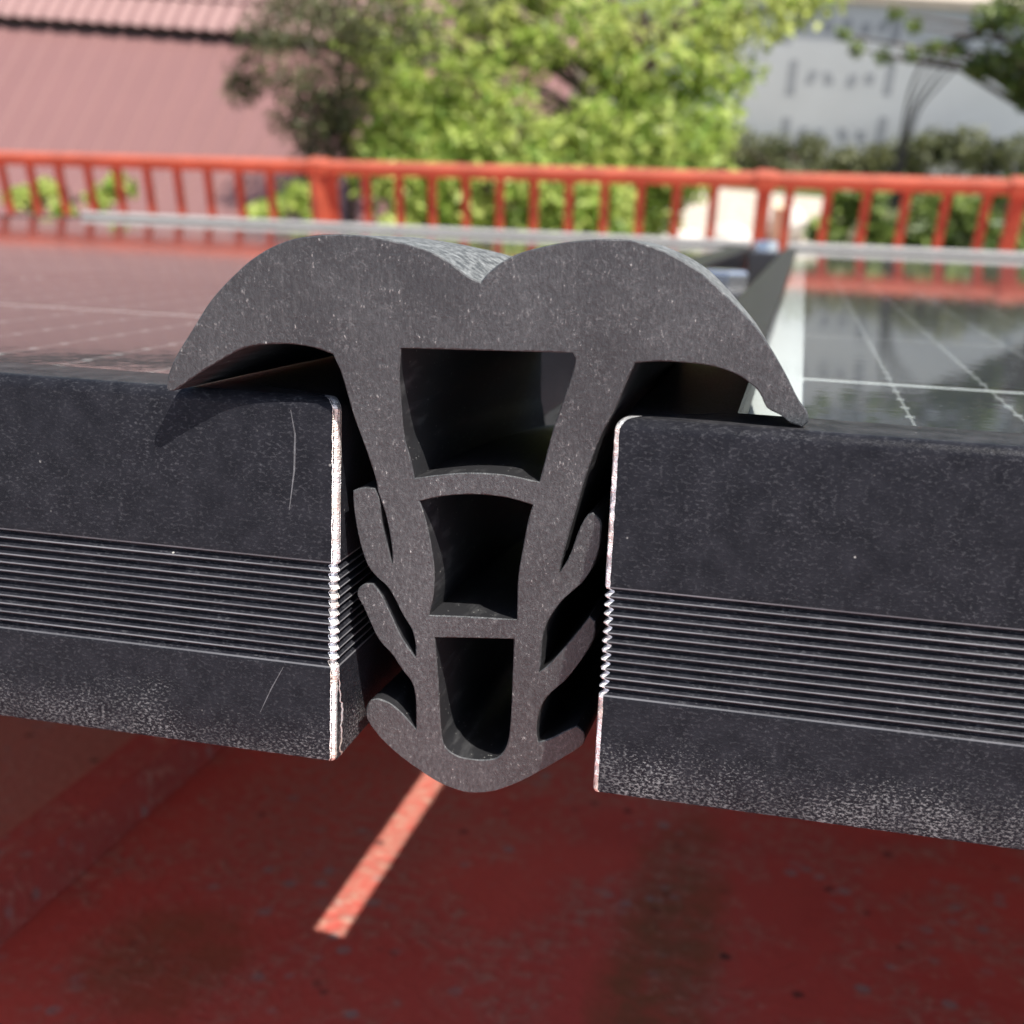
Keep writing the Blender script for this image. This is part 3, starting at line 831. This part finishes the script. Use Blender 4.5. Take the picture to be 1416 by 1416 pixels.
# (its neighbour)
# darker, drooping tree beside it
dk = [(-3.24, -1.6), (-2.96, -1.62), (-3.51, -1.83), (-3.17, -1.85), (-2.88, -1.79), (-3.58, -2.03), (-3.34, -2.13), (-3.16, -2.25), (-3.07, -2.36), (-2.5, -1.58), (-2.14, -1.53), (-2.69, -1.69), (-3.2, -2.45), (-3.0, -1.3), (-2.6, -1.2), (-3.3, -1.25)]
cl_ = [(x, 7.5 + rnd.uniform(-0.2, 0.3), z, rnd.uniform(0.14, 0.26), 230) for (x, z) in dk]
cl_ += [(-3.65, 9.25, -2.05, 0.30, 700), (-3.4, 9.15, -1.55, 0.36, 800), (-3.1, 9.1, -1.0, 0.36, 700), (-3.45, 10.0, -1.65, 0.36, 700), (-4.0, 9.25, -1.95, 0.22, 350), (-3.15, 7.6, -2.55, 0.2, 420), (-3.0, 7.6, -2.2, 0.22, 420), (-3.4, 7.5, -1.75, 0.22, 220), (-3.05, 7.45, -2.0, 0.2, 220), (-2.75, 7.5, -1.95, 0.2, 200), (-3.62, 7.5, -2.12, 0.14, 220), (-3.3, 7.5, -2.3, 0.17, 190), (-2.4, 7.5, -1.72, 0.2, 190), (-3.1, 7.45, -2.6, 0.16, 190)]
tree('drooping_tree', 'dark drooping tree with fine olive foliage in front of the pink roof', 'tree', (-3.05, 7.75, GZ), cl_, 0.055, M['leafdark'], 12, (-3.0, 7.7, -1.2), 0.032, 0.3)

# tree reaching in by the white wall
rk = [(1.12, -1.63), (1.25, -1.85), (1.26, -2.08), (1.04, -1.72), (1.35, -2.22), (1.08, -1.98), (1.5, -1.5), (1.6, -2.0), (1.3, -1.3), (1.8, -1.7)]
cl_ = [(x, 9.0 + rnd.uniform(-0.15, 0.3), z, rnd.uniform(0.11, 0.17), 190) for (x, z) in rk]
tk = [(0.09, -1.88), (0.19, -1.96), (0.37, -2.0), (0.55, -1.96), (0.68, -1.91), (0.82, -1.92), (0.95, -2.01), (0.41, -1.72), (0.54, -1.78), (0.99, -2.07)]
cl_ += [(x, 9.0 + rnd.uniform(-0.05, 0.05), z, 0.065, 40) for (x, z) in tk]
tree('slender_tree', 'dark green tree with a thin twig reaching across the white wall', 'tree', (1.75, 9.3, GZ), cl_, 0.06, M['leafmid'], 15, (1.6, 9.2, -1.3), 0.07)

# shrubs
def shrub(label, base, pts, y, r, n, size, mat, seed, group='shrubs behind the railing'):
    rr = random.Random(seed)
    tree('shrub', label, 'shrub', base, [(x, y + rr.uniform(-0.2, 0.25), z, r * rr.uniform(0.8, 1.25), n) for (x, z) in pts], size, mat, seed, None, 0.03, 0.6, group)
shrub('leafy green shrub behind the railing by the timber post', (0.35, 8.0, GZ), [(0.15, -2.82), (0.3, -2.67), (0.49, -2.80), (0.36, -2.62), (0.3, -3.1), (0.5, -3.2)], 8.0, 0.15, 190, 0.085, M['leafmid'], 31)
shrub('tall dark shrub behind the railing below the slender tree', (1.0, 8.1, GZ), [(0.72, -2.87), (0.82, -2.66), (1.01, -2.69), (1.24, -2.72), (1.29, -2.60), (0.9, -3.0), (1.2, -3.1)], 8.0, 0.16, 190, 0.085, M['leafmid'], 32)
shrub('low dark hedge shrub at the foot of the white wall', (1.5, 15.3, GZ), [(1.2, -4.45), (1.45, -4.40), (1.7, -4.38), (1.95, -4.5), (2.3, -4.4), (1.0, -4.6), (2.6, -4.5), (1.1, -4.85), (1.5, -4.85), (1.9, -4.85), (2.3, -4.85), (2.7, -4.85)], 15.2, 0.28, 420, 0.08, M['leafdark'], 33, 'shrubs along the wall')
shrub('low dark creeper along the foot of the white wall beside the big tree', (0.0, 15.5, GZ), [(-1.4, -4.68), (-0.95, -4.7), (-0.5, -4.72), (-0.05, -4.70), (0.4, -4.69), (0.75, -4.66), (-1.2, -4.9), (-0.8, -4.9), (-0.3, -4.9), (0.2, -4.9), (0.6, -4.9)], 15.6, 0.26, 420, 0.07, M['leafdark'], 34, 'shrubs along the wall')
shrub('bright shrub top rising before the pink roof behind the railing', (-4.9, 6.95, GZ), [(-5.1, -2.83), (-4.96, -2.80), (-4.71, -2.88), (-4.5, -2.77), (-4.40, -2.72), (-4.8, -3.05), (-4.6, -3.0)], 7.0, 0.09, 100, 0.08, M['leaf'], 35)
shrub('small bright shrub behind the wide railing post', (-3.2, 7.0, GZ), [(-3.28, -2.75), (-3.16, -2.70), (-3.05, -2.85), (-3.25, -3.0)], 7.0, 0.11, 110, 0.08, M['leaf'], 36)

# ------------------------------------------------------------------ path, stones, cables
pv = []
pth = MB(); pth.v = [(-2.0, 10.2, GZ + 0.004), (0.5, 10.2, GZ + 0.004), (0.3, 15.0, GZ + 0.004), (-2.6, 15.0, GZ + 0.004)]; pth.f = [(0, 1, 2, 3)]
tag(link('path', pth.me('path'), M['gravel']), kind='structure')
def stone(x, y, r, seed, label):
    bm = bmesh.new(); bmesh.ops.create_icosphere(bm, subdivisions=2, radius=r)
    rr = random.Random(seed)
    ax = [Vector((rr.gauss(0, 1), rr.gauss(0, 1), rr.gauss(0, 1))).normalized() for _ in range(9)]
    for v in bm.verts:
        for a in ax:
            d = v.co.dot(a)
            if d > r * 0.72: v.co -= a * (d - r * 0.72)
        v.co.z *= 0.75
    zmin = min(v.co.z for v in bm.verts)
    for v in bm.verts: v.co.z -= zmin + 0.03
    me = bpy.data.meshes.new('stone'); bm.to_mesh(me); bm.free()
    tag(link('stone', me, M['stone'], None, Matrix.Translation((x, y, GZ))), label, 'stone', 'pale stones beside the path')
STONE = ('largest pale stone on the gravel path', 'broad pale stone behind the largest stone', 'pale stone on the path nearest the slender tree', 'pale stone at the path edge under the big tree', 'smallest pale stone on the gravel path', 'pale stone farthest along the path towards the white wall')
for k, (x, y, r) in enumerate(((-1.25, 12.4, 0.34), (-0.75, 12.9, 0.30), (-0.35, 12.3, 0.24), (-1.6, 13.4, 0.28), (-0.9, 11.7, 0.22), (-0.2, 13.5, 0.3))):
    stone(x, y, r, 50 + k, STONE[k])

cb = MB()
for k in range(4):
    o = k * 0.06
    pts = [Vector((0.95 + o * 0.5, 0, -5.05)), Vector((0.935 + o * 0.5, 0, -4.3)), Vector((0.93 + o * 0.8, 0, -3.85)), Vector((0.945 + o * 1.5, 0, -3.60)), Vector((1.0 + o * 2.0, 0, -3.38)), Vector((1.13 + o * 1.5, 0, -3.19)), Vector((1.30 + o, 0, -3.06)), Vector((1.52 + o * 0.5, 0, -2.96)), Vector((2.1, 0.2, -2.9)), Vector((3.2, 1.2, -3.06 ))]
    fine = []
    for i in range(len(pts) - 1):
        p0, p1, p2, p3 = pts[max(i - 1, 0)], pts[i], pts[i + 1], pts[min(i + 2, len(pts) - 1)]
        for j in range(5):
            t = j / 5
            fine.append(0.5 * ((2 * p1) + (p2 - p0) * t + (2 * p0 - 5 * p1 + 4 * p2 - p3) * t * t + (3 * p1 - p0 - 3 * p2 + p3) * t ** 3))
    fine.append(pts[-1])
    cb.tube([p + Vector((-1.0, k * 0.01, 5.0)) for p in fine], 0.012 if k % 2 else 0.016, 6)
tag(link('cable_bundle', cb.me('cable_bundle', 60), M['cable'], None, Matrix.Translation((1.0, 14.8, GZ))), 'bundle of thin dark cables arching up before the white wall', 'cables')
